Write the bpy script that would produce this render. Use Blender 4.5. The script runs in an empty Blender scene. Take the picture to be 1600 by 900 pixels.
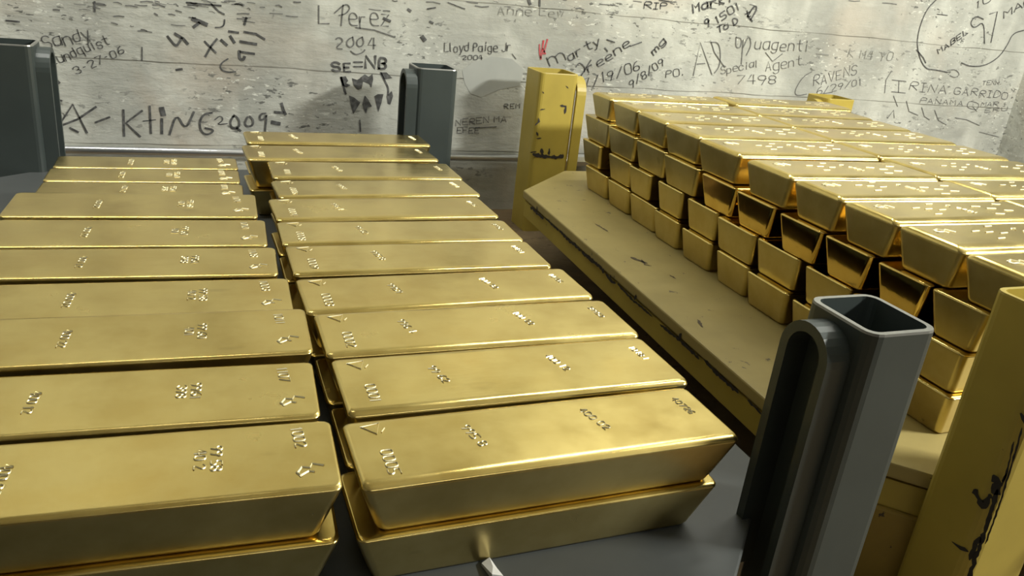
import bpy, bmesh, math, random
import numpy as np
from mathutils import Vector, Matrix
random.seed(7)
SC = bpy.context.scene
COL = SC.collection

# ------------------------------------------------------------------ units
# measured in "bar units" (u): origin under the camera at the height of the low stack's top; 1 u = 0.27 m
S = 0.27
ZF = 0.80                       # floor lies 0.80 u below the top of the low stack
def W(x, y, z): return Vector((x*S, y*S, (z+ZF)*S))

# ------------------------------------------------------------------ camera
YAW, PIT, ROL, FPX = .3999, .3797, .1105, 1249.6
def cam_axes():
    s, c = math.sin, math.cos
    F = Vector((s(YAW)*c(PIT), c(YAW)*c(PIT), -s(PIT)))
    R0 = Vector((c(YAW), -s(YAW), 0)); U0 = R0.cross(F)
    return c(ROL)*R0+s(ROL)*U0, -s(ROL)*R0+c(ROL)*U0, F
CR, CU, CF = cam_axes()
cd = bpy.data.cameras.new('camera'); cam = bpy.data.objects.new('camera', cd); COL.objects.link(cam)
cd.sensor_width = 36; cd.lens = FPX/1600*36; cd.clip_start = .01; cd.clip_end = 100
cam.matrix_world = Matrix(((CR.x, CU.x, -CF.x, 0), (CR.y, CU.y, -CF.y, 0), (CR.z, CU.z, -CF.z, (1+ZF)*S), (0, 0, 0, 1)))
SC.camera = cam

# ------------------------------------------------------------------ light
wd = bpy.data.worlds.new('world'); SC.world = wd; wd.use_nodes = True
wd.node_tree.nodes['Background'].inputs[0].default_value = (.9, .95, 1, 1)
wd.node_tree.nodes['Background'].inputs[1].default_value = .15
def area(name, loc, size, power, target=None, col=(1, .97, .88), spread=180):
    l = bpy.data.lights.new(name, 'AREA'); l.shape = 'RECTANGLE'; l.size = size[0]*S; l.size_y = size[1]*S
    l.energy = power; l.color = col; l.spread = math.radians(spread)
    o = bpy.data.objects.new(name, l); COL.objects.link(o); o.location = W(*loc)
    if target: o.rotation_euler = (W(*target)-W(*loc)).to_track_quat('-Z', 'Y').to_euler()
    return o
area('lamp_or_fill', (6.9, -1.1, 3.8), (1.3, .3), 44, (2.5, 3.5, 0), col=(1, 1, .9))
area('lamp_or_fill', (5.6, 3.0, 3.9), (4.0, .2), 6.5, col=(1, 1, .9))
area('lamp_or_fill', (2.9, 4.2, 3.6), (1.8, .2), 3.5, col=(1, 1, .9))
area('lamp_or_fill', (-1.4, 4.6, 4.7), (3.5, .25), 4, (-1.2, 5.7, 1.0), col=(1, 1, .92), spread=100)  # added light: brightens the wall that the left bars reflect, no known lamp
area('lamp_or_fill', (1.5, -4.0, 5.6), (5, .5), 3.5, col=(1, 1, .92))  # added weak fill from behind the camera, not a lamp of the room
SC.view_settings.view_transform = 'Standard'; SC.view_settings.look = 'None'
SC.view_settings.exposure = 0.0; SC.view_settings.gamma = 1; SC.view_settings.use_curve_mapping = False

# ------------------------------------------------------------------ materials
def new_mat(name):
    m = bpy.data.materials.new(name); m.use_nodes = True
    nt = m.node_tree; b = nt.nodes['Principled BSDF']
    return m, nt, b
def N(nt, typ, **kw):
    n = nt.nodes.new(typ)
    for k, v in kw.items():
        if k.startswith('i_'): n.inputs[k[2:].replace('_', ' ')].default_value = v
        else: setattr(n, k, v)
    return n
def ramp(nt, fac, stops):
    r = nt.nodes.new('ShaderNodeValToRGB')
    els = r.color_ramp.elements
    while len(els) < len(stops): els.new(.5)
    for e, (p, c) in zip(els, stops):
        e.position = p; e.color = (c, c, c, 1) if isinstance(c, (int, float)) else (*c, 1)
    nt.links.new(fac, r.inputs[0]); return r.outputs[0]
def mixc(nt, fac, a, b, mode='MIX'):
    m = nt.nodes.new('ShaderNodeMix'); m.data_type = 'RGBA'; m.blend_type = mode
    for sock, v in ((m.inputs[0], fac), (m.inputs[6], a), (m.inputs[7], b)):
        if hasattr(v, 'links'): nt.links.new(v, sock)
        else: sock.default_value = v if isinstance(v, (int, float)) else (*v, 1)
    return m.outputs[2]
def coords(nt, scale=(1, 1, 1), loc=(0, 0, 0), rot=(0, 0, 0)):
    tc = nt.nodes.new('ShaderNodeTexCoord'); mp = nt.nodes.new('ShaderNodeMapping')
    nt.links.new(tc.outputs['Object'], mp.inputs[0])
    mp.inputs['Scale'].default_value = scale; mp.inputs['Location'].default_value = loc; mp.inputs['Rotation'].default_value = rot
    return mp.outputs[0]
def noise(nt, vec, scale, detail=4, rough=.55, dist=0):
    n = nt.nodes.new('ShaderNodeTexNoise'); nt.links.new(vec, n.inputs['Vector'])
    n.inputs['Scale'].default_value = scale; n.inputs['Detail'].default_value = detail
    n.inputs['Roughness'].default_value = rough; n.inputs['Distortion'].default_value = dist
    return n.outputs[0]
def bump(nt, b, h, strength, dist):
    n = nt.nodes.new('ShaderNodeBump'); n.inputs['Strength'].default_value = strength; n.inputs['Distance'].default_value = dist
    nt.links.new(h, n.inputs['Height']); nt.links.new(n.outputs[0], b.inputs['Normal']); return n

def gold(name, base, r0, r1, bstr=.25):
    m, nt, b = new_mat(name)
    b.inputs['Metallic'].default_value = 1
    oi = nt.nodes.new('ShaderNodeObjectInfo')
    tc = nt.nodes.new('ShaderNodeTexCoord')
    add = nt.nodes.new('ShaderNodeVectorMath'); add.operation = 'ADD'
    nt.links.new(tc.outputs['Object'], add.inputs[0])
    sc = nt.nodes.new('ShaderNodeVectorMath'); sc.operation = 'SCALE'; sc.inputs['Scale'].default_value = 7
    cmb = nt.nodes.new('ShaderNodeCombineXYZ')
    for i in range(3): nt.links.new(oi.outputs['Random'], cmb.inputs[i])
    nt.links.new(cmb.outputs[0], sc.inputs[0]); nt.links.new(sc.outputs[0], add.inputs[1])
    v = add.outputs[0]
    mp = nt.nodes.new('ShaderNodeMapping'); mp.inputs['Scale'].default_value = (.35, 1, 1); nt.links.new(v, mp.inputs[0])
    n1 = noise(nt, v, 22, 4, .6); n2 = noise(nt, mp.outputs[0], 60, 3, .6); n3 = noise(nt, v, 9, 2)
    dark = tuple(c*k for c, k in zip(base, (.86, .82, .72)))
    c = mixc(nt, ramp(nt, n1, [(.35, 0.), (.62, 1.)]), dark, base)
    # small dark scuffs and pits
    c = mixc(nt, ramp(nt, noise(nt, mp.outputs[0], 45, 2, .5), [(.72, 0.), (.78, .3)]), c, tuple(x*.45 for x in base))
    nt.links.new(c, b.inputs['Base Color'])
    mr = nt.nodes.new('ShaderNodeMapRange'); mr.inputs['To Min'].default_value = r0; mr.inputs['To Max'].default_value = r1
    mr.inputs['From Min'].default_value = .3; mr.inputs['From Max'].default_value = .7
    nt.links.new(n1, mr.inputs[0]); nt.links.new(mr.outputs[0], b.inputs['Roughness'])
    hh = nt.nodes.new('ShaderNodeMath'); hh.operation = 'ADD'
    k = nt.nodes.new('ShaderNodeMath'); k.operation = 'MULTIPLY'; k.inputs[1].default_value = .12
    nt.links.new(n2, k.inputs[0]); nt.links.new(n3, hh.inputs[0]); nt.links.new(k.outputs[0], hh.inputs[1])
    bump(nt, b, hh.outputs[0], bstr, .004)
    return m
GB = (.85, .67, .25)
M_GOLD = gold('satin_gold', GB, .17, .28)
M_GOLD2 = gold('smooth_gold', GB, .12, .2)
M_SIDE = gold('mould_side_gold', (.66, .55, .25), .27, .37, .2)
M_MIRROR = gold('mirror_gold', (.85, .62, .2), .05, .09, .12)
m, nt, b = new_mat('stamp_glint_gold'); M_STAMP = m
b.inputs['Base Color'].default_value = (1, .92, .62, 1); b.inputs['Metallic'].default_value = 1; b.inputs['Roughness'].default_value = .42  # paler than the bars: glints of the stamps put into the base colour

def concrete(name, base, lines):
    m, nt, b = new_mat(name)
    v = coords(nt)
    vs = coords(nt, (1, 1, .18))            # vertical streaks
    vh = coords(nt, (.5, 1, 1.4))          # horizontal board grain
    n1 = noise(nt, v, 5, 5, .6, .3); n2 = noise(nt, vs, 30, 4, .6); n3 = noise(nt, vh, 26, 5, .65); n4 = noise(nt, v, 55, 4, .6)
    hi = tuple(min(1, c*1.14) for c in base); lo = tuple(c*.58 for c in base)
    c = mixc(nt, ramp(nt, n1, [(.30, 0.), (.64, 1.)]), lo, hi)
    # soft upright patches of form boards
    np_ = noise(nt, coords(nt, (1, 1, .3)), 11, 2, .5)
    c = mixc(nt, ramp(nt, np_, [(.40, .4), (.55, 0.)]), c, tuple(x*.66 for x in base))
    c = mixc(nt, ramp(nt, np_, [(.55, 0.), (.68, .5)]), c, tuple(min(1, x*1.3) for x in base))
    c = mixc(nt, ramp(nt, n2, [(.44, .0), (.7, .3)]), c, tuple(x*.66 for x in base))
    c = mixc(nt, ramp(nt, n3, [(.56, 0.), (.68, .25)]), c, tuple(min(1, x*1.25) for x in base))
    c = mixc(nt, ramp(nt, n3, [(.29, .5), (.35, 0.)]), c, tuple(x*.45 for x in base))
    # rust tinge, chips in clusters, pits
    c = mixc(nt, ramp(nt, noise(nt, v, 3.1, 3, .6, .6), [(.55, 0.), (.72, .45)]), c, (base[0]*.98, base[1]*.80, base[2]*.68))
    cl = ramp(nt, noise(nt, coords(nt, (.6, 1, 1.5)), 6, 2), [(.48, 0.), (.62, 1.)])
    vc = coords(nt, (.55, 1, 1.3))
    def clustered(sc, lo_, hi_):
        mm = nt.nodes.new('ShaderNodeMath'); mm.operation = 'MULTIPLY'
        nt.links.new(ramp(nt, noise(nt, vc, sc, 3, .6, .3), [(lo_, 0.), (hi_, 1.)]), mm.inputs[0]); nt.links.new(cl, mm.inputs[1]); return mm.outputs[0]
    c = mixc(nt, clustered(110, .61, .65), c, tuple(min(1, x*1.25) for x in base))
    c = mixc(nt, clustered(95, .61, .65), c, tuple(x*.28 for x in base))
    c = mixc(nt, ramp(nt, n4, [(.68, 0.), (.73, .6)]), c, tuple(x*.35 for x in base))
    h = nt.nodes.new('ShaderNodeMath'); h.operation = 'ADD'; nt.links.new(n3, h.inputs[0]); nt.links.new(n1, h.inputs[1])
    hb = h.outputs[0]
    if lines:
        tc = nt.nodes.new('ShaderNodeTexCoord'); sp = nt.nodes.new('ShaderNodeSeparateXYZ'); nt.links.new(tc.outputs['Object'], sp.inputs[0])
        cb = nt.nodes.new('ShaderNodeCombineXYZ'); nt.links.new(sp.outputs[0], cb.inputs[0]); nt.links.new(sp.outputs[2], cb.inputs[1])
        wob = nt.nodes.new('ShaderNodeMath'); wob.operation = 'MULTIPLY_ADD'; wob.inputs[1].default_value = .008; 
        nt.links.new(noise(nt, coords(nt, (1, 1, .1)), 8, 2), wob.inputs[0]); nt.links.new(sp.outputs[2], wob.inputs[2]); nt.links.new(wob.outputs[0], cb.inputs[1])
        mp = nt.nodes.new('ShaderNodeMapping'); nt.links.new(cb.outputs[0], mp.inputs[0]); mp.inputs['Location'].default_value = (7.3, -(ZF+.205)*S-.004, 0)
        br = nt.nodes.new('ShaderNodeTexBrick'); nt.links.new(mp.outputs[0], br.inputs[0])
        br.inputs['Scale'].default_value = 1; br.inputs['Brick Width'].default_value = 30; br.inputs['Row Height'].default_value = .145
        br.inputs['Mortar Size'].default_value = .0012; br.inputs['Mortar Smooth'].default_value = .3; br.inputs['Bias'].default_value = 0
        br.inputs['Color1'].default_value = (1, 1, 1, 1); br.inputs['Color2'].default_value = (.86, .87, .86, 1); br.inputs['Mortar'].default_value = (.30, .29, .26, 1)
        c = mixc(nt, ramp(nt, noise(nt, v, 7, 2), [(.35, .45), (.6, 1.)]), c, mixc(nt, 1.0, c, br.outputs[0], 'MULTIPLY'))
    nt.links.new(c, b.inputs['Base Color']); b.inputs['Roughness'].default_value = .85
    bump(nt, b, hb, .35, .008)
    return m
M_WALL = concrete('board_marked_concrete', (.54, .545, .50), True)
M_WALL2 = concrete('painted_concrete', (.66, .68, .64), False)
M_FLOOR = concrete('floor_concrete', (.20, .14, .07), False)
M_DARK = concrete('dim_concrete', (.24, .23, .2), False)  # dimness painted into the unseen walls that the gold sides reflect
M_CEIL = concrete('ceiling_concrete', (.62, .62, .58), False)

def paint(name, base, rough, chip=(.05, .045, .035), th=.70, metal=0, dirt=.8):
    m, nt, b = new_mat(name)
    v = coords(nt); n1 = noise(nt, v, 9, 4, .6); n2 = noise(nt, v, 42, 5, .65, .4)
    c = mixc(nt, ramp(nt, n1, [(.3, 0.), (.7, 1.)]), tuple(x*dirt for x in base), base)
    c = mixc(nt, ramp(nt, n2, [(th, 0.), (th+.02, 1.)]), c, chip)
    nt.links.new(c, b.inputs['Base Color']); b.inputs['Roughness'].default_value = rough; b.inputs['Metallic'].default_value = metal
    bump(nt, b, n1, .15, .004)
    return m
M_YEL = paint('yellow_paint', (.52, .40, .075), .42, th=.72)
M_YELD = paint('rusty_yellow_paint', (.36, .25, .05), .5, (.06, .045, .03), .62)
M_DECKY = paint('worn_yellow_plate', (.45, .36, .135), .55, (.16, .13, .07), .66)
M_GRY = paint('grey_paint', (.060, .074, .072), .38, (.16, .17, .17), .76)
M_DECKG = paint('grey_plate', (.085, .092, .092), .5, (.2, .2, .2), .74)
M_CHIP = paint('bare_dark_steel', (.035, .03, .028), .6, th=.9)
M_RUST = paint('rust_stain', (.12, .09, .05), .7, th=.9)
M_EDGE = paint('bare_bright_edge', (.42, .42, .40), .3, th=.9, metal=.6)
m, nt, b = new_mat('galvanised_steel'); M_PIPE = m
b.inputs['Base Color'].default_value = (.62, .63, .65, 1); b.inputs['Metallic'].default_value = .9; b.inputs['Roughness'].default_value = .28
def ink(name, c):
    m, nt, b = new_mat(name); n = noise(nt, coords(nt), 130, 3, .6)
    nt.links.new(mixc(nt, ramp(nt, n, [(.42, 0.), (.72, 1.)]), c, tuple(x*.6+.12 for x in c)), b.inputs['Base Color']); b.inputs['Roughness'].default_value = .8
    return m
M_INK = ink('black_marker', (.06, .06, .06)); M_PENCIL = ink('grey_marker', (.13, .13, .125)); M_RED = ink('red_marker', (.5, .06, .07)); M_FAINT = ink('faded_marker', (.24, .24, .22))
m, nt, b = new_mat('cement_patch'); M_PATCH = m
nt.links.new(mixc(nt, noise(nt, coords(nt), 25, 4), (.34, .35, .33), (.44, .45, .42)), b.inputs['Base Color']); b.inputs['Roughness'].default_value = .9
m, nt, b = new_mat('white_paper'); M_PAPER = m
b.inputs['Base Color'].default_value = (.75, .75, .74, 1); b.inputs['Roughness'].default_value = .7

# ------------------------------------------------------------------ helpers
def link_mesh(name, bm, mat, parent=None, smooth=False, wn=False):
    me = bpy.data.meshes.new(name); bmesh.ops.recalc_face_normals(bm, faces=bm.faces); bm.to_mesh(me); bm.free()
    for mm in (mat if isinstance(mat, (list, tuple)) else [mat]): me.materials.append(mm)
    if smooth:
        for p in me.polygons: p.use_smooth = True
    o = bpy.data.objects.new(name, me); COL.objects.link(o)
    if parent: o.parent = parent
    if wn:
        md = o.modifiers.new('wn', 'WEIGHTED_NORMAL'); md.weight = 100; md.keep_sharp = False
    return o
def empty(name, loc):
    o = bpy.data.objects.new(name, None); COL.objects.link(o); o.location = loc; o.empty_display_size = .05; return o
def tag(o, label=None, cat=None, group=None, kind=None):
    for k, v in (('label', label), ('category', cat), ('group', group), ('kind', kind)):
        if v: o[k] = v
    return o
def box_bm(x0, x1, y0, y1, z0, z1, org=None, bm=None):
    bm = bm or bmesh.new(); org = org or Vector((0, 0, 0))
    vs = [bm.verts.new(W(x, y, z)-org) for z in (z0, z1) for x, y in ((x0, y0), (x1, y0), (x1, y1), (x0, y1))]
    for f in ((0, 3, 2, 1), (4, 5, 6, 7), (0, 1, 5, 4), (1, 2, 6, 5), (2, 3, 7, 6), (3, 0, 4, 7)): bm.faces.new([vs[i] for i in f])
    return bm
def prism_bm(poly, z0, z1, org, bm=None, bev=0):
    bm = bm or bmesh.new()
    a = [bm.verts.new(W(x, y, z0)-org) for x, y in poly]; t = [bm.verts.new(W(x, y, z1)-org) for x, y in poly]
    bm.faces.new(a[::-1]); bm.faces.new(t); n = len(poly)
    for i in range(n): bm.faces.new((a[i], a[(i+1) % n], t[(i+1) % n], t[i]))
    if bev: bmesh.ops.bevel(bm, geom=bm.edges[:], offset=bev*S, segments=2, profile=.5, affect='EDGES')
    return bm

# ------------------------------------------------------------------ room shell
WY = 5.75; WX = 7.58
def slab(name, a, mat):
    o = link_mesh(name, box_bm(*a), mat); o['kind'] = 'structure'; return o
wall_back = slab('wall_back', (-6, WX+.6, WY, WY+.6, -ZF, 6.0), M_WALL)
slab('wall_right', (WX, WX+.6, -9, WY, -ZF, 6.0), M_WALL2)
slab('wall_left', (-6.6, -6, -9, WY+.6, -ZF, 6.0), M_DARK)
slab('wall_front', (-6, WX+.6, -9.6, -9, -ZF, 6.0), M_DARK)
slab('floor', (-6.6, WX+.6, -9.6, WY+.6, -ZF-.4, -ZF), M_FLOOR)
slab('ceiling', (-6.6, WX+.6, -9.6, WY+.6, 6.0, 6.4), M_CEIL)

# ------------------------------------------------------------------ gold bars
def rrect(x0, x1, y0, y1, r, n=4):
    p = []
    for cx, cy, a0 in ((x1-r, y1-r, 0), (x0+r, y1-r, 90), (x0+r, y0+r, 180), (x1-r, y0+r, 270)):
        for k in range(n+1):
            a = math.radians(a0+90*k/n); p.append((cx+r*math.cos(a), cy+r*math.sin(a)))
    return p
def bar_mesh(L, Wd, h, ea=.034, eb=.016, tl=.045, tw=.034):
    """cast bar: slanting sides, top rim rounded like a meniscus"""
    bm = bmesh.new(); rings = []
    prof = [(0, .010), (.004, .003), (.012, 0)]
    hz = h-eb
    for z, ins in prof: rings.append((z, ins+0., (1-z/hz)))
    rings.append((hz, 0, 0))
    for k in range(1, 7):
        t = math.pi/2*k/6; rings.append((hz+eb*math.sin(t), ea*(1-math.cos(t)), 0))
    vr = []
    for z, ins, f in rings:
        x, y = L/2-tl*f-ins*(.45 if f == 0 else 1), Wd/2-tw*f-ins
        r = max(.022-ins*.3, .006)
        vr.append([bm.verts.new((px*S, py*S, z*S)) for px, py in rrect(-x, x, -y, y, r, 3)])
    n = len(vr[0])
    for i, (a, c) in enumerate(zip(vr[:-1], vr[1:])):
        for k in range(n): bm.faces.new((a[k], a[(k+1) % n], c[(k+1) % n], c[k])).material_index = 1 if i <= 3 else 0
    bm.faces.new(vr[0][::-1]).material_index = 1; bm.faces.new(vr[-1])
    return bm
GL = {
 'A': "022842|1434", 'B': "0208384746350535|3544433202", 'C': "4738180703123243", 'D': "02082846442202", 'E': "48080242|0535", 'F': "480802|0535",
 'G': "47381807031232434525", 'H': "0802|4842|0545", 'I': "0848|2822|0242", 'J': "4843321203", 'K': "0802|470542", 'L': "080242", 'M': "0208254842",
 'N': "02084248", 'O': "180703123243473818", 'P': "02083847463505", 'Q': "180703123243473818|2441", 'R': "02083847463505|1542", 'S': "473818070615354443321203",
 'T': "0848|2822", 'U': "080312324348", 'V': "082248", 'W': "0812263248", 'X': "0842|4802", 'Y': "082548|2522", 'Z': "08480242",
 '0': "180703123243473818", '1': "172822", '2': "07183847460242", '3': "07183847463525|3544433212 03", '4': "280444|3832", '5': "4808053544433202",
 '6': "3817040312324344351504", '7': "084812", '8': "180706153546473818|1504031232434435", '9': "463515060718384722",
 'a': "461605031232 44|4642", 'b': "080232434536 06", 'c': "4536160503123243", 'd': "48421203051646", 'e': "0444453616050312 42", 'f': "38281712|0636",
 'g': "461605031242|4641301001", 'h': "0802|0516364542", 'i': "2622|2827", 'j': "3631200 0|3837", 'k': "0802|360432", 'l': "181222", 'm': "0602|05162522|25364542",
 'n': "0602|0516364542", 'o': "160503123243453616", 'p': "0600|063645433202", 'q': "4640|461605031242", 'r': "0602|041636", 's': "45361605143443321203",
 't': "28233242|0646", 'u': "0603123243|4642", 'v': "062246", 'w': "0612253246", 'x': "0642|4602", 'y': "0622|461000", 'z': "06460242",
 '-': "1535", '.': "2223", '/': "0248", '!': "2824|2223", ':': "2625|2322", "'": "2827", '"': "1817|3837"}
ROUND = set("BCDGJOPQRSU023568 9abcdeghmnopqrstuy")
def glyph(ch):
    out = []
    for st in GL.get(ch, '').replace(' ', '').split('|'):
        if not st: continue
        p = [(int(st[i])/4., (int(st[i+1])-2)/6.) for i in range(0, len(st)-1, 2)]
        if ch in ROUND and len(p) > 3:
            q = [p[0]]
            for a, c in zip(p[:-1], p[1:]): q += [(a[0]*.75+c[0]*.25, a[1]*.75+c[1]*.25), (a[0]*.25+c[0]*.75, a[1]*.25+c[1]*.75)]
            p = q+[p[-1]]
        out.append(p)
    return out
def chaikin(p):
    q = [p[0]]
    for a, c in zip(p[:-1], p[1:]): q += [(a[0]*.75+c[0]*.25, a[1]*.75+c[1]*.25), (a[0]*.25+c[0]*.75, a[1]*.25+c[1]*.75)]
    return q+[p[-1]]
def text_strokes(txt, rng=None, jit=0):
    """polylines of a line of writing; cap height 1, advance about .95"""
    out = []; x = 0
    for ch in txt:
        if ch == ' ': x += .55; continue
        wd = .28 if ch in ".!:'" else .4 if ch in 'iIl1-' else .66
        dy = rng.uniform(-jit, jit) if rng else 0; sl = rng.uniform(-jit, jit) if rng else 0; k = 1+(rng.uniform(-jit, jit) if rng else 0)
        for st in glyph(ch):
            out.append([(x+px*wd*k+sl*py, py*k+dy) for px, py in st])
        x += wd+.26
    return out, max(x-.26, .1)
def ribbon(bm, pts, w, place, h=0., ridge=False):
    """a stroke of width w laid on a surface: place(u,v,height) gives the vertex"""
    P = [Vector(p) for p in pts]
    P = [p for i, p in enumerate(P) if i == 0 or (p-P[i-1]).length > 1e-6]
    if len(P) < 2: return
    L, R, Cn = [], [], []
    for i, p in enumerate(P):
        d = (P[min(i+1, len(P)-1)]-P[max(i-1, 0)]).normalized(); n = Vector((-d.y, d.x))*w/2
        e = d*w*.4*(-1 if i == 0 else 1 if i == len(P)-1 else 0)
        L.append(bm.verts.new(place(*(p+n+e), h*.05 if ridge else h))); R.append(bm.verts.new(place(*(p-n+e), h*.05 if ridge else h)))
        if ridge: Cn.append(bm.verts.new(place(*(p+e), h)))
    for i in range(len(P)-1):
        if ridge:
            bm.faces.new((L[i], Cn[i], Cn[i+1], L[i+1])); bm.faces.new((Cn[i], R[i], R[i+1], Cn[i+1]))
        else: bm.faces.new((L[i], R[i], R[i+1], L[i+1]))

STAMPS = {}
def stamp_mesh(key, kind, txt, ht, w):
    """struck mark, centred, reading along +x"""
    if key in STAMPS: return STAMPS[key]
    bm = bmesh.new(); pl = lambda u, v, hh: Vector((u*S, v*S, hh*S))
    if kind == 'text':
        ls = txt.split('\n')
        for li, t in enumerate(ls):
            st, wd = text_strokes(t)
            for s in st: ribbon(bm, [((x-wd/2)*ht, (y-.5)*ht-(li-(len(ls)-1)/2)*ht*1.45) for x, y in s], w, pl, .0022, True)
    elif kind == 'triangle':
        for s in ([(-.5, .4), (0, -.5), (.5, .4), (-.5, .4)], [(.3, -.4), (.55, -.15)]): ribbon(bm, [(x*ht, y*ht) for x, y in s], w, pl, .0022, True)
    elif kind == 'crest':
        for s in ([(-.6, -.1), (-.35, .3), (.0, .15), (.15, .45), (.6, .2)], [(-.5, -.35), (-.1, -.1), (.1, -.2)], [(-.6, -.1), (-.5, -.35)]): ribbon(bm, [(x*ht, y*ht) for x, y in s], w*1.3, pl, .0025, True)
    elif kind == 'dash':
        for k, (x, y) in enumerate(((-.5, .2), (-.1, .05), (.35, -.1), (-.3, -.45), (.5, .5))): ribbon(bm, [((x-.14)*ht, y*ht), ((x+.14)*ht, y*ht)], w*1.3, pl, .0025, True)
    me = bpy.data.meshes.new('stamp'); bm.to_mesh(me); bm.free(); me.materials.append(M_STAMP); STAMPS[key] = me
    return me
def put_stamp(name, me, bar, x, y, z, rot):
    o = bpy.data.objects.new(name, me); COL.objects.link(o); o.parent = bar
    o.location = (x*S, y*S, z*S+.0001); o.rotation_euler = (0, 0, rot)
def gold_bar(cx, cy, z0, L, Wd, h, yaw, mat, label, group, tilt=0, ea=.018, tw=.034, tl=.045):
    o = link_mesh('gold_bar', bar_mesh(L, Wd, h, ea, ea*.45, tl, tw), [mat, mat if mat is M_MIRROR else M_SIDE], smooth=True, wn=True)
    o.location = W(cx, cy, z0); o.rotation_euler = (tilt, 0, yaw)
    return tag(o, label, 'gold bar', group)

ORD = ['nearest', 'second', 'third', 'fourth', 'fifth', 'sixth', 'seventh', 'eighth', 'ninth', 'tenth', 'eleventh']
def nth(i, n): return 'nearest the camera' if i == 0 else 'farthest from the camera' if i == n-1 else ORD[i]+' from the camera'
DZ = -.29                      # top of both decks
HB = .145
# --- low stack, top layer: front edge of every bar (xl, yl, xr, yr)
RIGHT = [(.284, 1.3245, 1.212, 1.332), (.304, 1.6026, 1.237, 1.6016), (.299, 1.9054, 1.249, 1.899), (.2825, 2.192, 1.239, 2.2056), (.2796, 2.4934, 1.2087, 2.4919),
         (.276, 2.795, 1.214, 2.785), (.277, 3.072, 1.213, 3.092), (.315, 3.376, 1.233, 3.41), (.322, 3.682, 1.236, 3.690), (.228, 3.998, 1.205, 4.04), (.25, 4.3265, 1.2465, 4.353), (.26, 4.61, 1.26, 4.66)]
LEFT = [(-.66, 1.382, .2565, 1.337), (-.665, 1.662, .2523, 1.6097), (-.65, 1.945, .2732, 1.9095), (-.66, 2.24, .2565, 2.205), (-.66, 2.53, .2407, 2.486),
        (-.655, 2.80, .2308, 2.761), (-.647, 3.0984, .2196, 3.0665), (-.588, 3.414, .183, 3.386), (-.587, 3.625, .181, 3.615), (-.58, 3.845, .183, 3.85), (-.573, 4.06, .183, 4.094)]
LDH = [0, .004, .016, .0, .008, .010, .016, .0, .0, .0]
RDH = [0, .004, .004, .0, .003, .0, .002, .004, .006, .012, .02]
rng = random.Random(3)
def row_bars(rows, dh, col, marks):
    n = len(rows)-1
    for i in range(n):
        a, c = rows[i], rows[i+1]
        yaw = math.atan2(a[3]-a[1], a[2]-a[0]); L = math.hypot(a[2]-a[0], a[3]-a[1])
        # width across at the middle of the bar
        mx = (a[0]+a[2])/2; mid_f = (a[1]+a[3])/2; mid_b = c[1]+(c[3]-c[1])*((mx-c[0])/(c[2]-c[0]))
        slack = abs(math.tan(yaw)-(c[3]-c[1])/(c[2]-c[0]))*L/2
        Wd = mid_b-mid_f-.006-slack
        cx, cy = mx, mid_f+Wd/2
        h = HB+dh[i]
        lab = 'gold bar in %s column of the low stack, top layer, %s' % (col, nth(i, n))
        o = gold_bar(cx, cy, DZ+HB, L, Wd, h, yaw, M_GOLD if rng.random() < .7 else M_GOLD2, lab, 'gold bars of the low stack', 0, .03 if marks is marks_right else .018)
        marks(o, i, L, Wd, h)
        # the bar underneath
        lx = L*rng.uniform(.965, .99); ly = min(Wd, Wd*rng.uniform(.98, 1.0))
        oy = rng.uniform(-.002, .002)
        cx2, cy2 = cx+rng.uniform(-.012, .004), cy+oy
        if i == 0: cy2 = cy+.012
        gold_bar(cx2, cy2, DZ, lx, ly-.006, HB, yaw, M_GOLD, 'gold bar in %s column of the low stack, bottom layer, %s' % (col, nth(i, n)), 'gold bars of the low stack')
def marks_right(o, i, L, Wd, h):
    k = Wd/.29; ser = ['0005', '0001', '0002', '0003', '0009', '0008', '0004', '0006', '0011', '0007', '0012'][i]
    put_stamp('maker_mark', stamp_mesh('tri', 'triangle', '', .045, .0035), o, -L/2+.065, Wd/2-.055*k, h, .2)
    put_stamp('serial_number', stamp_mesh('s'+ser, 'text', ser, .026, .0036), o, -L/2+.075, -Wd/2+.09*k, h, -1.57)
    put_stamp('fineness_mark', stamp_mesh('f%d' % (i % 4), 'text', ['995 8', '99 62', '996 4', '9959'][i % 4], .022, .0032), o, -L/2+.27+rng.uniform(-.03, .05), .01, h, -1.35)
    put_stamp('year_mark', stamp_mesh('y%d' % (i % 3), 'text', ['40726', '1048 1', '39952'][i % 3], .018, .003), o, L/2-.06-rng.uniform(0, .02), Wd*.12, h, -1.45)
    if i < 4: put_stamp('weight_mark', stamp_mesh('w%d' % i, 'text', '400 %d2' % i, .02, .003), o, L/2-.33, .02, h, -1.3)
def marks_left(o, i, L, Wd, h):
    k = Wd/.29; ser = ['1002', '1107', '1011', '1003', '1108', '1010', '1104', '1001', '1009', '1105'][i]
    put_stamp('maker_mark', stamp_mesh('crest', 'crest', '', .045, .005), o, L/2-.06, -Wd/2+.08*k, h, .1)
    put_stamp('serial_number', stamp_mesh('s'+ser, 'text', ser, .024, .0038), o, L/2-.075, Wd/2-.075*k, h, -1.5)
    put_stamp('fineness_mark', stamp_mesh('g%d' % (i % 3), 'text', ['99 58\n40 2', '9961\n398', '99 60\n401'][i % 3], .022, .0036), o, L/2-.275+rng.uniform(-.02, .03), .01, h, -1.57)
    put_stamp('weight_mark', stamp_mesh('w%d' % (i % 3), 'text', '400 %d2' % (i % 3), .022, .003), o, -L/2+.30+rng.uniform(-.03, .03), .0, h, -1.6)
row_bars(RIGHT, RDH, 'the right', marks_right)
row_bars(LEFT, LDH, 'the left', marks_left)

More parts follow.
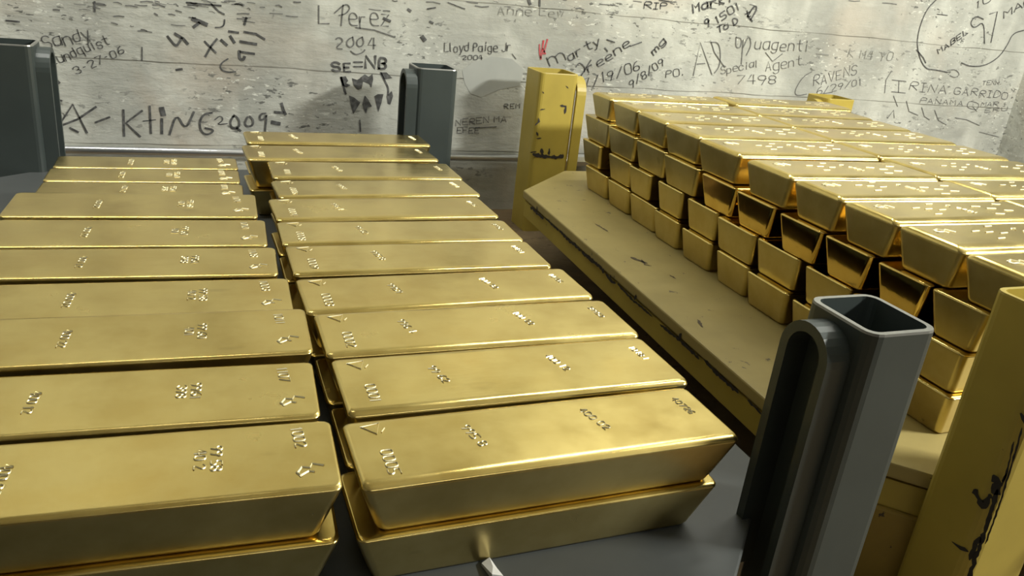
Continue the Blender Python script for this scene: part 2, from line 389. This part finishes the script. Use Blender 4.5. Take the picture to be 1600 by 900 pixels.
# --- tall stack on the yellow pallet: four layers, rows as (back y, front y)
T4 = [(4.652, 4.345), (4.32, 4.005), (3.995, 3.664), (3.658, 3.310), (3.30, 2.95), (2.885, 2.569), (2.545, 2.261), (2.245, 1.975), (1.97, 1.694), (1.685, 1.385)]
B3 = [(4.70, 4.34), (4.33, 3.975), (3.96, 3.622), (3.612, 3.268), (3.225, 2.928), (2.918, 2.633), (2.585, 2.314), (2.302, 2.044), (2.012, 1.772), (1.766, 1.538)]
C2 = [(4.69, 4.42), (4.28, 3.99), (3.985, 3.73), (3.65, 3.39), (3.324, 3.046), (3.02, 2.717), (2.712, 2.419), (2.375, 2.11), (2.09, 1.83), (1.805, 1.565)]
D1 = [(4.60, 4.28), (4.25, 3.965), (3.945, 3.632), (3.628, 3.361), (3.319, 3.04), (2.985, 2.723), (2.715, 2.422), (2.395, 2.135), (2.12, 1.86), (1.835, 1.565)]
HT = .1545
LAYN = ['bottom', 'second', 'third', 'top']
def tall_marks(o, L, Wd, h, r):
    put_stamp('maker_mark', stamp_mesh('crest2', 'crest', '', .06, .007), o, -L/2+.10, Wd*.12, h, -.5)
    put_stamp('weight_mark', stamp_mesh('dash', 'dash', '', .12, .005), o, -L/2+.30, r.uniform(-.02, .02), h, .1)
    put_stamp('serial_number', stamp_mesh('t%d' % r.randint(0, 2), 'text', r.choice(['A 9481', 'B 7026', 'A 8813']), .024, .0045), o, -L/2+.47+r.uniform(-.03, .03), 0, h, -1.2)
    put_stamp('year_mark', stamp_mesh('dash2', 'dash', '', .14, .005), o, L/2-.20, r.uniform(-.03, .02), h, -.1)
rg = random.Random(11)
for li, rows in enumerate((D1, C2, B3, T4)):
    for colm in (0, 1):
        for i, (yb, yf) in enumerate(rows):
            r = len(rows)-1-i
            cy = (yb+yf)/2; Wd = yb-yf-.006
            xl = 2.22+.05*(cy-1.67)+(rg.uniform(-.008, .008) if colm == 0 else 0)
            if colm == 0: L = .82+.012*(cy-1.67); yaw = 0
            else:
                xl = 3.105+.062*(cy-2.5); L = .92; cy += .03; yaw = 0
                if li == 3 and i == 5: Wd += .055; cy += .027
            if li == 3 and i == 0:
                if colm == 0: L = .90; Wd -= .05; yaw = .04; cy += .03
                else: cy += .05; xl += .09; L = .98
            if colm == 1 and li < 3: L = .9
            z0 = DZ+li*HT
            pol = (li == 2 and colm == 0 and 4 <= i <= 8)
            lab = 'gold bar in the %s layer of the tall stack, %s column, %s' % (LAYN[li], ('left', 'right')[colm], nth(r, len(rows)))
            o = gold_bar(xl+L/2, cy, z0, L, Wd, HT, yaw, M_MIRROR if pol else (M_GOLD2 if li in (0, 1) else M_GOLD), lab, 'gold bars of the tall stack', 0, .052 if li == 3 else .02, .034 if li > 1 else .022, .024)
            if li == 3: tall_marks(o, L, Wd, HT, rg)

# ------------------------------------------------------------------ pallets with corner posts
def post(root, org, x0, x1, y0, y1, top, side, mat, zb=-ZF, th=.016, r=.035, loop_top=-.02, ly=(.18, .92), zl=DZ-.15):
    """square steel tube, open at the top, with a lifting loop welded to one face (side = -1 left, +1 right)"""
    bm = bmesh.new(); o_ = rrect(x0, x1, y0, y1, r); i_ = rrect(x0+th, x1-th, y0+th, y1-th, r-th*.6)
    n = len(o_); V = lambda p, z: bm.verts.new(W(p[0], p[1], z)-org)
    zi = top-.5
    A = [V(p, zb) for p in o_]; B = [V(p, top-.006) for p in o_]
    B2 = [V((p[0]*.9+q[0]*.1, p[1]*.9+q[1]*.1), top) for p, q in zip(o_, i_)]; C = [V((p[0]*.1+q[0]*.9, p[1]*.1+q[1]*.9), top) for p, q in zip(o_, i_)]; D = [V(p, zi) for p in i_]
    fs = []
    for k in range(n):
        j = (k+1) % n
        bm.faces.new((A[k], A[j], B[j], B[k])); bm.faces.new((B[k], B[j], B2[j], B2[k])).material_index = 1
        bm.faces.new((B2[k], B2[j], C[j], C[k])).material_index = 1; bm.faces.new((C[k], C[j], D[j], D[k]))
    bm.faces.new(D); bm.faces.new(A[::-1])
    o = link_mesh('corner_post', bm, [mat, M_EDGE if mat is M_GRY else M_YEL], root)
    # loop: flat bar bent to an inverted U in the YZ plane, its width along X
    w = (y1-y0); ya, yb2 = y0+ly[0]*w, y0+ly[1]*w; t = .026; dx = .066
    xa, xb = (x0-dx, x0+.004) if side < 0 else (x1-.004, x1+dx)
    zt = top+loop_top; R = (yb2-ya)/2; cyc = (ya+yb2)/2
    out = [(ya, zl)]+[(cyc-R*math.cos(math.pi*k/14), zt-R+R*math.sin(math.pi*k/14)) for k in range(15)]+[(yb2, zl)]
    inn = [(ya+t, zl)]+[(cyc-(R-t)*math.cos(math.pi*k/14), zt-R+(R-t)*math.sin(math.pi*k/14)) for k in range(15)]+[(yb2-t, zl)]
    bm = bmesh.new(); m_ = len(out)
    v = [[bm.verts.new(W(x, p[0], p[1])-org) for p in arr] for x in (xa, xb) for arr in (out, inn)]
    for k in range(m_-1):
        for a, c in ((0, 1), (1, 3), (3, 2), (2, 0)): bm.faces.new((v[a][k], v[a][k+1], v[c][k+1], v[c][k]))
    for k in (0, m_-1): bm.faces.new((v[0][k], v[1][k], v[3][k], v[2][k]))
    l = link_mesh('lifting_loop', bm, mat, o)
    return o

# grey pallet (low stack)
org = W(.25, 3., -ZF); pg = empty('pallet', org)
tag(pg, 'dark grey steel pallet with open square posts under the low gold stack', 'pallet', 'steel pallets')
poly = [(-.95, 1.1), (1.08, 1.1), (1.52, 1.55), (1.52, 4.62), (1.28, 4.95), (-.72, 4.95), (-.98, 4.72), (-1.2, 4.5), (-1.2, 1.4)]
link_mesh('deck', prism_bm(poly, DZ-.05, DZ, org, bev=.006), M_DECKG, pg)
inset = [(x*.985+.25*.015, y*.99+3*.01) for x, y in poly]
link_mesh('deck_frame', prism_bm(inset, DZ-.165, DZ-.052, org), M_GRY, pg)
post(pg, org, 1.375, 1.58, 1.19, 1.41, .33, -1, M_GRY)
post(pg, org, 1.33, 1.60, 5.06, 5.32, .35, -1, M_GRY, ly=(-.05, .75))
post(pg, org, -1.03, -.757, 4.84, 5.10, .375, 1, M_GRY, ly=(.1, 1.0))
# yellow pallet (tall stack)
org = W(3.3, 3., -ZF); py = empty('pallet', org)
tag(py, 'yellow steel pallet with scuffed paint and square posts under the tall gold stack', 'pallet', 'steel pallets')
poly = [(1.79, 1.66), (2.13, 1.32), (2.4, 1.1), (4.7, 1.1), (5.25, 1.65), (5.35, 4.5), (4.8, 5.02), (2.42, 5.02), (1.915, 4.52)]
link_mesh('deck', prism_bm(poly, DZ-.052, DZ, org, bev=.008), M_DECKY, py)
inset = [(x*.992+3.3*.008, y*.992+3*.008) for x, y in poly]
link_mesh('deck_frame', prism_bm(inset, DZ-.165, DZ-.066, org, bev=.006), M_YEL, py)
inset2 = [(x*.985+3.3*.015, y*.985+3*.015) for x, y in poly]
link_mesh('corner_foot', prism_bm([(1.80, 1.655), (2.11, 1.345), (2.17, 1.41), (1.87, 1.72)], -ZF, DZ-.166, org, bev=.01), M_YELD, py)
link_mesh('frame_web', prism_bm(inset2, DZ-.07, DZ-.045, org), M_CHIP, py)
fl = post(py, org, 2.0, 2.27, 1.19, 1.40, .33, 1, M_YEL)
bl = post(py, org, 2.236, 2.53, 5.2, 5.48, .35, 1, M_YEL, ly=(-.05, .8))
br = post(py, org, 4.84, 5.13, 5.28, 5.55, .27, -1, M_YEL, ly=(-.05, .8))
post(py, org, 4.95, 5.22, 1.13, 1.40, .33, -1, M_YEL)

# chipped paint, burn marks and welds on posts and rim: thin patches lying on the faces they belong to
RJ = random.Random(17)
def ragged(bm, pts, w, place):
    """a blot with torn edges along a line"""
    P = [Vector(p) for p in pts]; Q = []
    for p, q in zip(P[:-1], P[1:]):
        m_ = max(2, int((q-p).length/.012)); Q += [p.lerp(q, k/m_) for k in range(m_)]
    Q.append(P[-1]); n = len(Q); L = []; R = []
    for i, p in enumerate(Q):
        d = (Q[min(i+1, n-1)]-Q[max(i-1, 0)]).normalized(); nn = Vector((-d.y, d.x))*w*.5
        e = .35 if i in (0, n-1) else 1
        L.append(bm.verts.new(place(*(p+nn*e*RJ.uniform(.35, 1.35)), 0))); R.append(bm.verts.new(place(*(p-nn*e*RJ.uniform(.35, 1.35)), 0)))
    for i in range(n-1): bm.faces.new((L[i], R[i], R[i+1], L[i+1]))
def marks(name, parent, org, axis, val, strokes, mat, sgn=-1):
    """strokes are given where the photo shows them and laid on the plane x or y = val"""
    off = Vector((sgn*.0005, 0, 0)) if axis == 'x' else Vector((0, sgn*.0005, 0))
    for pts, w in strokes:
        P = []; bm = bmesh.new()
        for px, py_ in pts:
            d = (px-800)*CR-(py_-450)*CU+FPX*CF; t = val/(d.x if axis == 'x' else d.y)
            P.append(((d.y*t if axis == 'x' else d.x*t), 1+d.z*t))
        if len(P) > 3: P = chaikin(P)
        pl = (lambda u, v, h: W(val, u, v)-org+off) if axis == 'x' else (lambda u, v, h: W(u, val, v)-org+off)
        ragged(bm, P, w, pl); link_mesh(name, bm, mat, parent)
marks('worn_patch', fl, org, 'x', 2.0, [([(1585, 690), (1576, 730), (1566, 760)], .006), ([(1598, 668), (1580, 730), (1562, 790), (1540, 850)], .006), ([(1523, 764), (1530, 780), (1537, 792), (1549, 772)], .02),
    ([(1552, 742), (1560, 755), (1552, 772)], .03), ([(1488, 846), (1502, 856), (1514, 862)], .012), ([(1560, 765), (1540, 830), (1520, 885), (1508, 930)], .014), ([(1532, 838), (1515, 875)], .018), ([(1574, 740), (1566, 752)], .012), ([(1596, 645), (1604, 664)], .02)], M_CHIP)
marks('worn_patch', bl, org, 'y', 5.2, [([(832, 240), (846, 244), (872, 246), (881, 243)], .028), ([(846, 232), (847, 242)], .025), ([(858, 232), (858, 242)], .02), ([(838, 216), (846, 216)], .012), ([(836, 196), (842, 190), (841, 184)], .014), ([(838, 206), (841, 212)], .014),
    ([(875, 165), (884, 166), (882, 178)], .016), ([(844, 172), (852, 170)], .01), ([(847, 143), (850, 146)], .012), ([(884, 134), (888, 138)], .01), ([(828, 238), (838, 237)], .01)], M_CHIP)
RW = random.Random(9); rim = []
xr = 1.80; 
y = 1.75
rimp = lambda u, v, h: W(1.79+(u-1.66)*.0437, u, v)-org-Vector((.0008, 0, 0))
while y < 4.4:
    n = RW.uniform(.12, .4); z = DZ-.057+RW.uniform(-.004, .006); bm = bmesh.new()
    ragged(bm, [(y+n*k/4, z+RW.uniform(-.006, .006)) for k in range(5)], RW.uniform(.012, .022), rimp)
    link_mesh('worn_patch', bm, M_CHIP, py)
    if RW.random() < .6:
        y2 = y+n*.5; bm = bmesh.new(); ragged(bm, [(y2, z), (y2+RW.uniform(-.02, .02), z+RW.uniform(.015, .04))], RW.uniform(.02, .035), rimp); link_mesh('worn_patch', bm, M_CHIP, py)
    y += n+RW.uniform(0, .08)
for pts, w in (([(985, 402), (1000, 408), (1012, 412)], .022), ([(1002, 406), (1008, 414), (1018, 416)], .016), ([(1046, 430), (1056, 436)], .012), ([(930, 350), (950, 362)], .012), ([(1090, 500), (1098, 512)], .014)):
    P = []; bm = bmesh.new()
    for px, py_ in pts:
        d = (px-800)*CR-(py_-450)*CU+FPX*CF; t = (DZ-1)/d.z; P.append((d.x*t, d.y*t))
    ragged(bm, P, w, lambda u, v, h: W(u, v, DZ)-org+Vector((0, 0, .0005))); link_mesh('worn_patch', bm, M_RUST, py)

# ------------------------------------------------------------------ conduit along the wall
def tube(bm, p, q, r, n=14):
    d = (q-p).normalized(); a = d.orthogonal().normalized(); c = d.cross(a)
    A = [bm.verts.new(p+(a*math.cos(2*math.pi*k/n)+c*math.sin(2*math.pi*k/n))*r) for k in range(n)]
    B = [bm.verts.new(q+(a*math.cos(2*math.pi*k/n)+c*math.sin(2*math.pi*k/n))*r) for k in range(n)]
    for k in range(n): bm.faces.new((A[k], A[(k+1) % n], B[(k+1) % n], B[k]))
    bm.faces.new(A[::-1]); bm.faces.new(B)
org = W(.5, 5.66, -.37); cp = empty('conduit', org)
tag(cp, 'thin galvanised metal conduit running low along the back concrete wall', 'pipe')
bm = bmesh.new(); tube(bm, W(-3, 5.68, -.365)-org, W(2.9, 5.68, -.365)-org, .028*S); link_mesh('tube', bm, M_PIPE, cp, True)
bm = bmesh.new(); tube(bm, W(2.72, 5.68, -.375)-org, W(2.98, 5.68, -.375)-org, .05*S, 8); link_mesh('coupling', bm, M_PIPE, cp)

# ------------------------------------------------------------------ writing on the back wall
def wall_pt(px, py):
    d = (px-800)*CR-(py-450)*CU+FPX*CF; t = WY/d.y
    return Vector((d.x*t, 1+d.z*t))
RG = random.Random(5)
NG = [0]
def wplace(u, v, h): 
    return W(u, WY, v)-Vector((0, .0008+.0002*(NG[0] % 3), 0))
PXU = 1/235.                     # one photo pixel on the wall, in u
def graffiti(items, mat, w=2.4):
    """items: (text, p0, p1, cap height px) along a baseline or a list of points"""
    bm = bmesh.new(); NG[0] += 1
    for it in items:
        if isinstance(it, tuple) and it[0] == 'fill':
            bm.faces.new([bm.verts.new(wplace(*wall_pt(*p), 0)) for p in it[1]]); continue
        if isinstance(it, tuple) and isinstance(it[0], str):
            txt, p0, p1, ht = it[:4]; ww = it[4] if len(it) > 4 else w
            a, c = wall_pt(*p0), wall_pt(*p1); st, wd = text_strokes(txt, RG, .09)
            e = (c-a)/wd; up = Vector((-e.y, e.x)).normalized()*ht*PXU
            for s in st: ribbon(bm, [tuple(a+e*x+up*y) for x, y in s], ww*.82*PXU, wplace)
        else:
            pts, ww = (it[0], it[1]) if isinstance(it, tuple) else (it, w)
            if len(pts) > 3: pts = chaikin(chaikin(pts))
            ribbon(bm, [tuple(wall_pt(*p)) for p in pts], ww*.85*PXU, wplace)
    return link_mesh('graffiti', bm, mat, wall_back)
exec_list = []
graffiti([('Sandy', (72, 78), (143, 60), 17), ('Lundquist', (82, 102), (172, 70), 14), ('3-27-06', (120, 116), (196, 82), 11)], M_INK, 1.7)
graffiti([[(88, 202), (114, 163), (136, 207)], [(96, 196), (122, 186), (150, 167)], [(110, 200), (122, 206)], [(150, 191), (171, 183)],
          [(193, 172), (194, 212)], [(222, 173), (197, 192), (219, 213)], [(234, 166), (236, 208)], ([(224, 189), (243, 187)], 2), ([(253, 186), (253, 208)], 4.5), ([(253, 170), (255, 178)], 9),
          [(265, 210), (276, 176), (290, 204), (303, 175)], [(331, 176), (318, 178), (311, 192), (315, 207), (325, 211), (336, 203), (321, 200)],
          ([(336, 187), (344, 180), (350, 187), (338, 195), (355, 193)], 2), [(366, 180), (359, 190), (362, 200), (372, 201), (375, 190), (369, 181), (364, 182)], [(370, 200), (376, 204)],
          [(387, 183), (382, 192), (386, 198), (395, 196), (396, 187), (390, 182)], [(415, 177), (407, 178), (405, 187), (413, 187), (417, 176), (414, 205)]], M_INK, 3.6)
graffiti([([(262, 57), (275, 73), (279, 68), (284, 60)], 4), ([(274, 53), (286, 60), (293, 68)], 5), ([(302, 30), (313, 34), (322, 38)], 7), ([(303, 42), (311, 36)], 5), [(351, 31), (350, 40), (344, 43), (337, 43)],
          ([(385, 28), (382, 38)], 4), ([(320, 65), (328, 73), (337, 82)], 3.5), ([(339, 61), (330, 72), (321, 88)], 3.5), ([(346, 63), (354, 70)], 5), ([(360, 57), (366, 66)], 5), ([(358, 49), (372, 51)], 4),
          ([(382, 50), (400, 53), (413, 61)], 4), ([(376, 65), (400, 69)], 5), ([(374, 80), (374, 92), (380, 94), (382, 89)], 5), ([(376, 81), (397, 84)], 4), [(356, 92), (345, 99), (344, 108), (355, 113), (368, 112)],
          ([(276, 109), (284, 108)], 4), ([(292, 4), (312, 6), (345, 9)], 3), ([(330, 6), (342, 18), (350, 22)], 3)], M_INK, 2.6)
graffiti([[(498, 9), (498, 37), (514, 37)], [(523, 20), (540, 5), (548, 12), (540, 22), (530, 24)], [(536, 8), (533, 40)], ('erez', (546, 41), (607, 43), 28, 2.2), [(556, 43), (585, 47), (617, 58)],
          ('2', (524, 75), (534, 76), 16), [(551, 58), (543, 62), (541, 70), (548, 75), (554, 68), (551, 58)], [(566, 58), (558, 62), (557, 70), (563, 74), (569, 67), (566, 58)], ('4', (575, 75), (586, 75), 16), [(548, 80), (556, 86), (567, 82), (570, 78)]], M_PENCIL, 2.4)
graffiti([('S', (520, 112), (531, 112), 13, 4), ('E', (538, 111), (547, 111), 13, 4), ([(553, 97), (566, 97)], 3), ([(553, 104), (566, 104)], 3), ('N', (571, 107), (585, 108), 18, 5), ('B', (592, 107), (603, 108), 18, 4.5)], M_INK, 4)
graffiti([([(533, 121), (536, 132), (540, 146)], 4), ('fill', [(531, 120), (540, 119), (544, 126), (541, 130), (548, 133), (541, 136), (535, 134)]), ('fill', [(550, 122), (558, 125), (564, 121), (567, 128), (565, 138), (560, 140), (553, 134)]),
          ('fill', [(563, 121), (570, 116), (576, 120), (582, 115), (583, 124), (580, 137), (577, 131), (567, 127)]), ([(595, 114), (602, 128), (607, 138), (606, 148)], 3.5), ('fill', [(594, 113), (604, 113), (613, 122), (600, 124)]),
          ('fill', [(545, 149), (553, 152), (563, 160), (557, 170), (552, 178), (548, 164)]), ('fill', [(570, 149), (575, 155), (581, 166), (574, 168), (572, 178), (566, 163)]), ('fill', [(585, 150), (590, 147), (599, 147), (596, 160), (591, 175), (588, 163)]),
          ('fill', [(604, 150), (612, 142), (614, 150), (610, 163), (606, 162)])], M_INK, 4)
graffiti([('Anne Lew', (778, 22), (880, 26), 14, 1.6)], M_FAINT, 1.6)
graffiti([('Lloyd Paige Jr', (694, 81), (798, 80), 14, 1.7), ('2004', (722, 93), (754, 93), 7, 1.5), ([(800, 84), (806, 92)], 1.5)], M_INK, 1.7)
graffiti([('NEREN MA', (712, 196), (790, 190), 10, 1.8), ('EFEE', (714, 208), (748, 208), 10, 1.8), ('REM', (788, 170), (812, 169), 9, 2), ([(740, 200), (775, 198)], 2)], M_PENCIL, 1.8)
graffiti([([(843, 70), (843, 82), (845, 92)], 3.4), ([(849, 64), (847, 78), (845, 90)], 4), ([(855, 62), (852, 74), (849, 84)], 3.6), ([(848, 76), (852, 84)], 3)], M_RED, 3)
graffiti([('m', (859, 103), (886, 92), 26, 2.4), ('arty', (889, 95), (938, 68), 16, 2.6), ([(945, 75), (949, 80)], 3), ([(948, 62), (960, 66)], 2.6),
          [(900, 104), (905, 97), (914, 105), (913, 112)], [(923, 94), (908, 118)], ('reene', (920, 113), (985, 72), 16, 2.6), [(985, 72), (1002, 66)],
          ('7/19/06', (913, 140), (1000, 108), 18, 2.2), ('9/8/09', (986, 138), (1038, 100), 14, 2.2), ('mg', (1021, 86), (1040, 64), 12, 3), ('P0.', (1040, 122), (1068, 117), 13, 1.7)], M_INK, 2.6)
graffiti([('RIP', (1006, 13), (1042, 14), 11, 2.6), ([(1030, 0), (1048, 3)], 3)], M_INK, 2.6)
graffiti([('Mark.', (1083, 20), (1142, 3), 16, 4), ('9', (1104, 44), (1110, 40), 15, 4), ('1501', (1120, 38), (1156, 14), 14, 3.2), ('To D&t', (1122, 52), (1172, 26), 12, 3.4), ('p', (1172, 30), (1182, 14), 14, 4)], M_INK, 3.4)
graffiti([[(1083, 118), (1094, 66), (1112, 116)], [(1089, 100), (1101, 99)], [(1111, 66), (1116, 82), (1132, 105)], [(1111, 66), (1122, 66), (1126, 82), (1124, 104), (1116, 114)],
          [(1150, 58), (1149, 74), (1157, 75), (1159, 60), (1150, 58)], [(1158, 100), (1161, 62)], [(1161, 74), (1170, 54), (1174, 70), (1166, 86)], ('uagenti', (1178, 78), (1262, 80), 22, 2.0), ([(1196, 82), (1207, 96), (1222, 84)], 1.8),
          ('Special', (1126, 116), (1184, 104), 14, 1.6), ('Agent', (1196, 112), (1252, 100), 20, 1.6), ('7498', (1150, 132), (1212, 131), 17, 1.8)], M_PENCIL, 2.2)
graffiti([[(1268, 112), (1254, 120), (1241, 142), (1244, 150), (1260, 147)], ('RAVENS', (1271, 135), (1338, 116), 20, 2.0), ('6/29/01', (1276, 148), (1346, 132), 14, 1.9), [(1276, 148), (1300, 144)]], M_PENCIL, 2.2)
graffiti([('K M4 YO', (1324, 88), (1392, 96), 17, 1.8), ([(1276, 75), (1282, 76)], 3), ([(1276, 84), (1294, 86)], 3)], M_FAINT, 1.8)
graffiti([[(1462, 0), (1448, 14), (1437, 40), (1432, 66), (1436, 90), (1446, 108), (1462, 109), (1480, 113)], [(1502, 98), (1515, 104), (1538, 103), (1560, 90), (1574, 70), (1582, 52), (1600, 47)],
          ('10', (1524, 14), (1548, 2), 16, 2.2), [(1536, 30), (1524, 24), (1515, 36), (1522, 45), (1537, 32), (1538, 68)], [(1546, 22), (1558, 18), (1548, 66)],
          ('MABEL', (1466, 84), (1512, 52), 12, 3), ('MAR', (1568, 28), (1612, 4), 14, 3), ([(1464, 22), (1480, 24)], 2), ([(1432, 78), (1442, 90), (1446, 98)], 3)], M_INK, 2.8)
graffiti([('I', (1393, 143), (1414, 145), 24, 2.2), ('RINA', (1420, 141), (1478, 146), 18, 2.0), ('GARRIDO', (1490, 146), (1573, 155), 15, 2.0), ('TENN', (1534, 133), (1560, 132), 9, 1.8),
          ('PANAMA', (1437, 160), (1504, 165), 11, 1.7), ('Q', (1510, 168), (1526, 172), 15, 1.8), ('MAR', (1532, 166), (1558, 166), 9, 1.8), ('ERU', (1538, 176), (1574, 172), 9, 1.7)], M_PENCIL, 2)
graffiti([[(1396, 150), (1402, 166)], [(1416, 158), (1420, 174), (1434, 180)], [(1440, 168), (1444, 182), (1452, 187)], [(1460, 172), (1466, 188), (1478, 195)], [(1492, 184), (1510, 187), (1530, 196)],
          [(1392, 112), (1384, 125), (1382, 145)], [(1480, 110), (1492, 108), (1500, 116), (1492, 122), (1484, 118)], [(1386, 185), (1396, 172), (1397, 184)], ([(1530, 206), (1560, 214)], 1.6)], M_PENCIL, 2)
graffiti([([(600, 29), (609, 33)], 5), ([(660, 58), (663, 62)], 8), ([(638, 15), (641, 17)], 5), ([(668, 14), (680, 12)], 3), ([(700, 4), (726, 14)], 2), ([(672, 34), (676, 36)], 4), ([(90, 127), (92, 129)], 5), ([(80, 154), (96, 157)], 3), ([(440, 162), (443, 172), (446, 178)], 5),
          ([(430, 175), (442, 176)], 5), ([(426, 191), (436, 193)], 7), ([(562, 188), (563, 205)], 3), ([(826, 0), (828, 6)], 6), ([(843, 0), (843, 9)], 4), ([(10, 32), (30, 34)], 3), ([(148, 3), (148, 18)], 3), ([(222, 74), (222, 94)], 2)], M_INK, 3)
RS = random.Random(21); st = []
for k in range(70):
    x = RS.choice([RS.uniform(80, 460), RS.uniform(200, 460), RS.uniform(560, 1400)]); y = abs(RS.gauss(0, 16 if x < 470 else 9)); n = RS.uniform(4, 22)
    st.append(([(x, y), (x+n*.5, y+RS.uniform(-1, 2)), (x+n, y+RS.uniform(0, 3))], RS.uniform(.8, 2.6)))
graffiti(st, M_PENCIL, 2)
# smooth cement patch in the wall
bm = bmesh.new(); vs = [bm.verts.new(W(p.x, WY, p.y)-Vector((0, .0005, 0))) for p in (wall_pt(*q) for q in ((722, 110), (738, 98), (768, 88), (800, 92), (818, 108), (812, 134), (780, 140), (752, 152), (735, 146), (726, 130)))]
bm.faces.new(vs); link_mesh('cement_patch', bm, M_PATCH, wall_back)

# ------------------------------------------------------------------ scrap of paper on the grey deck
def deck_pt(px, py):
    d = (px-800)*CR-(py-450)*CU+FPX*CF; t = (DZ-1)/d.z; return d.x*t, d.y*t
c0 = deck_pt(767, 888); org = W(c0[0], c0[1], DZ)
bm = bmesh.new()
q = [deck_pt(*p) for p in ((752, 884), (764, 878), (776, 893), (786, 904), (768, 906))]
hh = [.004, .010, .006, .004, .012]
top = [bm.verts.new(W(x, y, DZ+h+.004)-org) for (x, y), h in zip(q, hh)]; bot = [bm.verts.new(W(x, y, DZ+.001)-org) for x, y in q]
n = len(q); ct = bm.verts.new(sum((v.co for v in top), Vector())/n+Vector((0, 0, .0012)))
for k in range(n):
    j = (k+1) % n; bm.faces.new((top[k], top[j], ct)); bm.faces.new((bot[k], bot[j], top[j], top[k]))
bm.faces.new(bot[::-1])
o = link_mesh('paper_scrap', bm, M_PAPER); o.location = org
tag(o, 'small white scrap of paper on the grey deck before the low stack', 'paper')
